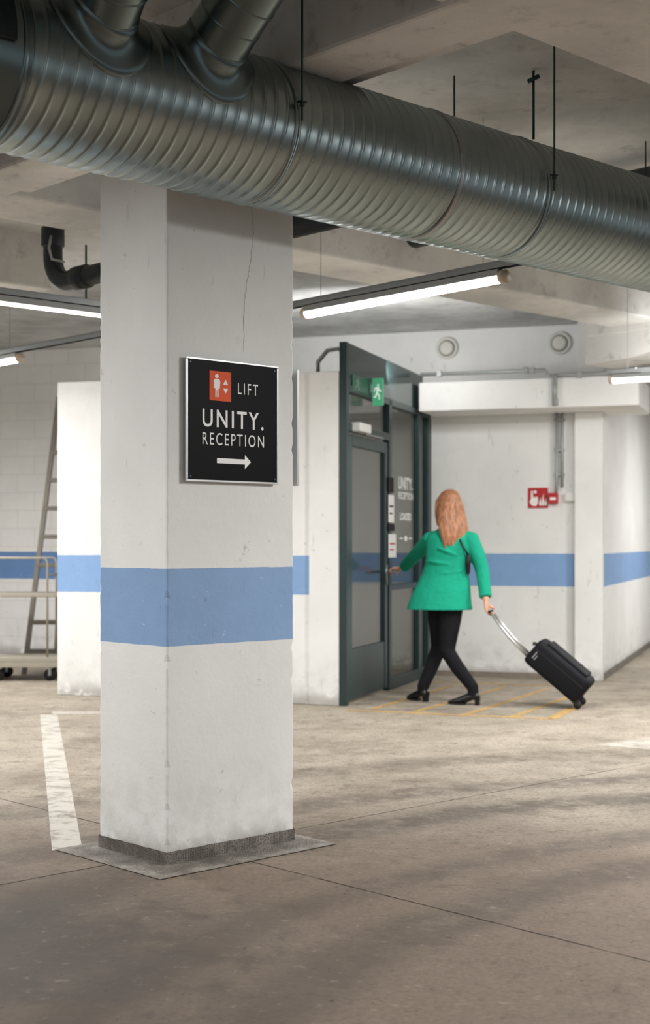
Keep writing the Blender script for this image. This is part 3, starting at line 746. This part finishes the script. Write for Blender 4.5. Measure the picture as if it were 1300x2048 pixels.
g.tube([anL-Vector((0,0,.02)),anL+tL*.08-Vector((0,0,.06))],[.030,.018],10); g.tube([anR-Vector((0,0,.02)),anR+tR*.08-Vector((0,0,.06))],[.030,.018],10)
hand(g,wrL,-Vector((*D,0)),(0,0,-1),Vector((*C,0)),(30,95,160))
hh_=Vector((.954,-.30,0))
hand(g,wrR,(.08,0,-1),hh_,Vector((.30,.954,0)),(30,100,165))
g.obj('body',m_skin,person,True,remesh=.006,sm=3)
for sgn in(-1,1):
    e_=G().ell(Hc+fh*.082+rh*.031*sgn+Vector((0,0,.008)),(.013,.010,.011),(rh,fh,Z),12,8).obj('eye',m_eye,person,True)
    G().ell(Hc+fh*.091+rh*.031*sgn+Vector((0,0,.008)),(.006,.003,.006),(rh,fh,Z),12,8).obj('iris',m_rubber,e_,True)
G().ell(Hc+fh*.092-Vector((0,0,.058)),(.020,.004,.006),(rh,fh,Z),12,8).obj('mouth',m_lip,person,True)
g=G()
g.ell(Hc-fh*.022+Z*.032,(.088,.096,.098),(rh,fh,Z))
rings=[]
for t_,hw,hd,ox,back in((.07,.078,.075,0,.028),(0,.102,.082,0,.043),(-.07,.114,.076,0,.058),(-.13,.120,.068,-.0,.080),(-.19,.118,.058,0,.103),(-.245,.110,.046,.0,.120),(-.295,.095,.030,.0,.128),(-.315,.06,.015,0,.13)):
    c=Hc+Z*t_-fh*back+rh*ox
    rings.append([c+rh*(hw*math.cos(2*math.pi*i/48))*(1+.03*math.sin(i*2.4))+fh*hd*math.sin(2*math.pi*i/48)*(1+.05*math.sin(i*1.9+t_*6)) for i in range(48)])
g.loft(rings[::-1])
for k in range(16):
    an=math.pi+math.pi*(k+.5)/16; rr=random.random
    wv=random.uniform(-.008,.008)
    p3=Hc-Z*.17+rh*(.104*math.cos(an)-wv)+fh*(.045*math.sin(an)-.10)
    p4=Hc-Z*.25+rh*(.098*math.cos(an)+wv)+fh*(.036*math.sin(an)-.115)
    p5=Hc-Z*(.29+.06*rr())+rh*(.086*math.cos(an)+wv)+fh*(.03*math.sin(an)-.125)
    g.tube([p3,p4,p5],[.014,.014,.005],7)
for sgn in(-1,1):
    g.tube([Hc+Z*.10+rh*.03*sgn+fh*.03,Hc+Z*.03+rh*.086*sgn+fh*.02,Hc-Z*.06+rh*.097*sgn,Hc-Z*.16+rh*.10*sgn-fh*.03],[.02,.022,.022,.012],8)
g.obj('hair',m_hair,person,True,remesh=.006,sm=6)
g=G()
YJ=11.07
g.loft([sect(879,.722,.262,.186,YJ),sect(880,.78,.248,.172,YJ),sect(885,.88,.222,.148,YJ),sect(891,1.0,.186,.122),sect(896,1.10,.178,.116),sect(899,1.20,.186,.118),sect(900,1.27,.188,.105),sect(900,1.310,.160,.085),sect(900,1.345,.105,.070),sect(900,1.370,.065,.062)])
g.tube([shL+Vector((.04,-.02,.008)),shL,(shL+elL)/2,elL,(elL+wrL)/2+Z*.004,wrL*.86+elL*.14,wrL*.87+elL*.13],[.060,.064,.060,.054,.050,.048,.042],16)
g.tube([shR-Vector((.04,-.02,-.008)),shR,(shR+elR)/2+Vector((.006,0,0)),elR,(elR+wrR)/2,wrR*.90+elR*.10,wrR*.91+elR*.09],[.060,.066,.062,.055,.050,.049,.042],16)
cn=[sect(900,1.365,.068,.064)[i] for i in range(24)]
g.tube(cn+[cn[0]],.016,8)
for (x0,y0,x1,y1) in((850,1120,905,1128),(868,1150,930,1142),(860,1165,850,1208),(905,1160,915,1212),(880,1095,920,1110),(925,1150,935,1210),(885,1165,882,1212)):
    pa=P(x0,y0,YB); pb=P(x1,y1,YB)
    def surf(p):
        cx=Vector(((892-650)/F*YB,YB,p.z)); k=(p-cx).dot(ax[0])/.2; k=max(-.9,min(.9,k)); return cx+ax[0]*k*.2-ax[1]*(.120+.05*max(0,(1.0-p.z)/.27))*math.sqrt(1-k*k)
    g.tube([surf(pa),surf((pa+pb)/2),surf(pb)],[.006,.015,.006],8)
g.obj('blazer',m_blazer,person,True,remesh=.008,sm=3,label='green tailored blazer')
g=G()
g.loft([sect(890,.76,.155,.112),sect(891,.88,.168,.112),sect(893,.97,.15,.10)])
g.tube([hipL,(hipL*.5+knL*.5)+Vector((0,.02,0)),knL,knL*.6+anL*.4,anL+Z*.03,anL-Z*.03],[.100,.086,.064,.056,.046,.044],16)
g.tube([hipR,(hipR*.5+knR*.5),knR,knR*.6+anR*.4,anR+Z*.03,anR-Z*.03],[.100,.086,.064,.056,.046,.044],16)
g.obj('trousers',m_trous,person,True,remesh=.008,sm=3,label='slim black trousers')
def shoe(an,t,sc=1.0):
    s_=Vector((-t.y,t.x,0)); g=G()
    base=Vector((an.x,an.y,0))
    rings=[]
    for x,hw,h,zb in((-.055,.020,.06,.042),(-.045,.032,.100,.040),(-.0,.038,.108,.038),(.05,.040,.088,.018),(.10,.045,.066,.006),(.15,.040,.046,.006),(.185,.024,.03,.008),(.198,.010,.02,.01)):
        c=base+t*x+Z*(zb+(h-zb)/2+0.0)
        rings.append([c+s_*hw*math.cos(k)+Z*(h-zb)/2*math.sin(k) for k in [2*math.pi*i/18 for i in range(18)]])
    g.loft(rings)
    sh=g.obj('shoe',m_shoe,person,True)
    q_=G().prism([base+t*x+s_*y+Z*.003 for x,y in((-.052,-.018),(-.018,-.022),(-.018,.022),(-.052,.018))],(0,0,.048)).obj('heel',m_shoe,sh,bevel=.003)
    pts=[(.06,-.034),(.10,-.041),(.15,-.037),(.185,-.022),(.196,0),(.185,.022),(.15,.037),(.10,.041),(.06,.034)]
    G().prism([base+t*x+s_*y+Z*.003 for x,y in pts],(0,0,.012)).obj('sole',m_rubber,sh)
shoe(anL,tL.normalized()); shoe(anR,tR.normalized())
bag=empty('shoulder_bag',P(938,1160,10.93),'slim black shoulder bag tucked beside the raised green sleeve','bag')
cB=P(936,1128,10.955)
g=G(); rr=[]
for zz,hw,hd in((-.080,.008,.008),(-.070,.017,.015),(0,.021,.018),(.06,.018,.014),(.075,.012,.008)):
    rr.append([cB+Z*zz+Vector((.75,-.65,0)).normalized()*hw*math.cos(k)+Vector((.65,.75,0)).normalized()*hd*math.sin(k) for k in [2*math.pi*i/16 for i in range(16)]])
g.loft(rr); g.obj('bag_body',m_shoe,bag,True)
G().tube([cB+Z*.07,P(929,1098,10.935),P(921,1082,10.96),P(916,1068,11.02)],.008,8).obj('strap',m_shoe,bag,True)

# ---------------------------------------------------------------- suitcase
gp=wrR+Vector((.08,0,-1)).normalized()*.088+hh_*.030
Lh=Vector((.954,-.30,0)); el=math.radians(39.5)
L=(Lh*math.cos(el)-Z*math.sin(el)); T=(Lh*math.sin(el)+Z*math.cos(el)); Wd=Vector((.30,.954,0))
zend=.118; tot=(gp.z-zend)/math.sin(el)
E=gp+L*tot; bl=.50
sc_=empty('suitcase',Vector((E.x,E.y,0)),'tilted black cabin suitcase on wheels with extended handle','suitcase')
fr=lambda x,y,z: E+L*x+Wd*y+T*z
def rbox(x0,x1,hy,hz,ry=.04):
    rings=[]
    for x,s in((x0,.86),(x0+.012,.95),(x0+.035,1),(x1-.035,1),(x1-.012,.95),(x1,.86)):
        ring=[]
        for cy,cz,a0_ in((hy-ry,hz-ry,0),(-hy+ry,hz-ry,90),(-hy+ry,-hz+ry,180),(hy-ry,-hz+ry,270)):
            for k in range(5):
                an=math.radians(a0_+90*k/4); ring.append(fr(x,(cy+ry*math.cos(an))*s,(cz+ry*math.sin(an))*s))
        rings.append(ring)
    return G().loft(rings)
rbox(-bl,0,.17,.105).obj('case_body',m_case,sc_,True)
g=G().box(fr,(-.44,-.13,.1),(-.06,.13,.125)); g.obj('front_pocket',m_case,sc_,bevel=.012)
G().box(fr,(-bl+.03,-.173,.028),(-.03,-.168,.036)).obj('zipper',m_rubber,sc_)
G().box(fr,(-bl+.03,.168,.028),(-.03,.173,.036)).obj('zipper',m_rubber,sc_)
mg=simple('patch_grey',lin(150,150,154),.5)
G().box(fr,(-.46,-.1735,-.04),(-.452,-.1695,.02)).obj('brand_patch',mg,sc_)
G().box(fr,(-.44,-.1735,-.04),(-.434,-.1695,.0)).obj('brand_patch',mg,sc_)
for y in(-.07,.07):
    G().tube([fr(-bl+.02,y,-.07),fr(-bl-.2,y*.9,-.05),fr(-tot+.012,y*.72,-.0)],[.012,.011,.010],10).obj('telescopic_pole',m_alu,sc_,True)
G().tube([fr(-tot,-.065,0),fr(-tot,-.05,0),fr(-tot,.05,0),fr(-tot,.065,0)],[.011,.013,.013,.011],12).obj('handle_grip',m_rubber,sc_,True)
G().tube([fr(-bl-.02,-.05,.03),fr(-bl-.03,0,.03),fr(-bl-.02,.05,.03)],.010,8).obj('carry_handle',m_rubber,sc_,True)
for y in(-.13,.13):
    c=fr(.012,y,-.085)
    c.z=.033
    w=G().tube([c-Wd*.014,c+Wd*.014],.030,18).obj('wheel',m_rubber,sc_,True)
    G().box(fr,(-.03,y-.02,-.105),(.012,y+.02,-.06)).obj('wheel_housing',m_rubber,w,bevel=.006)

# ---------------------------------------------------------------- world & camera
wd=bpy.data.worlds.new('w'); bpy.context.scene.world=wd; wd.use_nodes=True
bg=wd.node_tree.nodes['Background']; bg.inputs[0].default_value=(.84,.92,.97,1); bg.inputs[1].default_value=.40
cam=bpy.data.cameras.new('cam'); co=bpy.data.objects.new('camera',cam); coll.objects.link(co)
co.location=(0,0,CZ); co.rotation_euler=(math.pi/2,0,0)
cam.sensor_width=36; cam.lens=F/2048*36; cam.shift_y=(HY-1024)/2048; cam.clip_end=100
cam.dof.use_dof=True; cam.dof.focus_distance=5.6; cam.dof.aperture_fstop=3.2
bpy.context.scene.camera=co
bpy.context.scene.view_settings.view_transform='Standard'
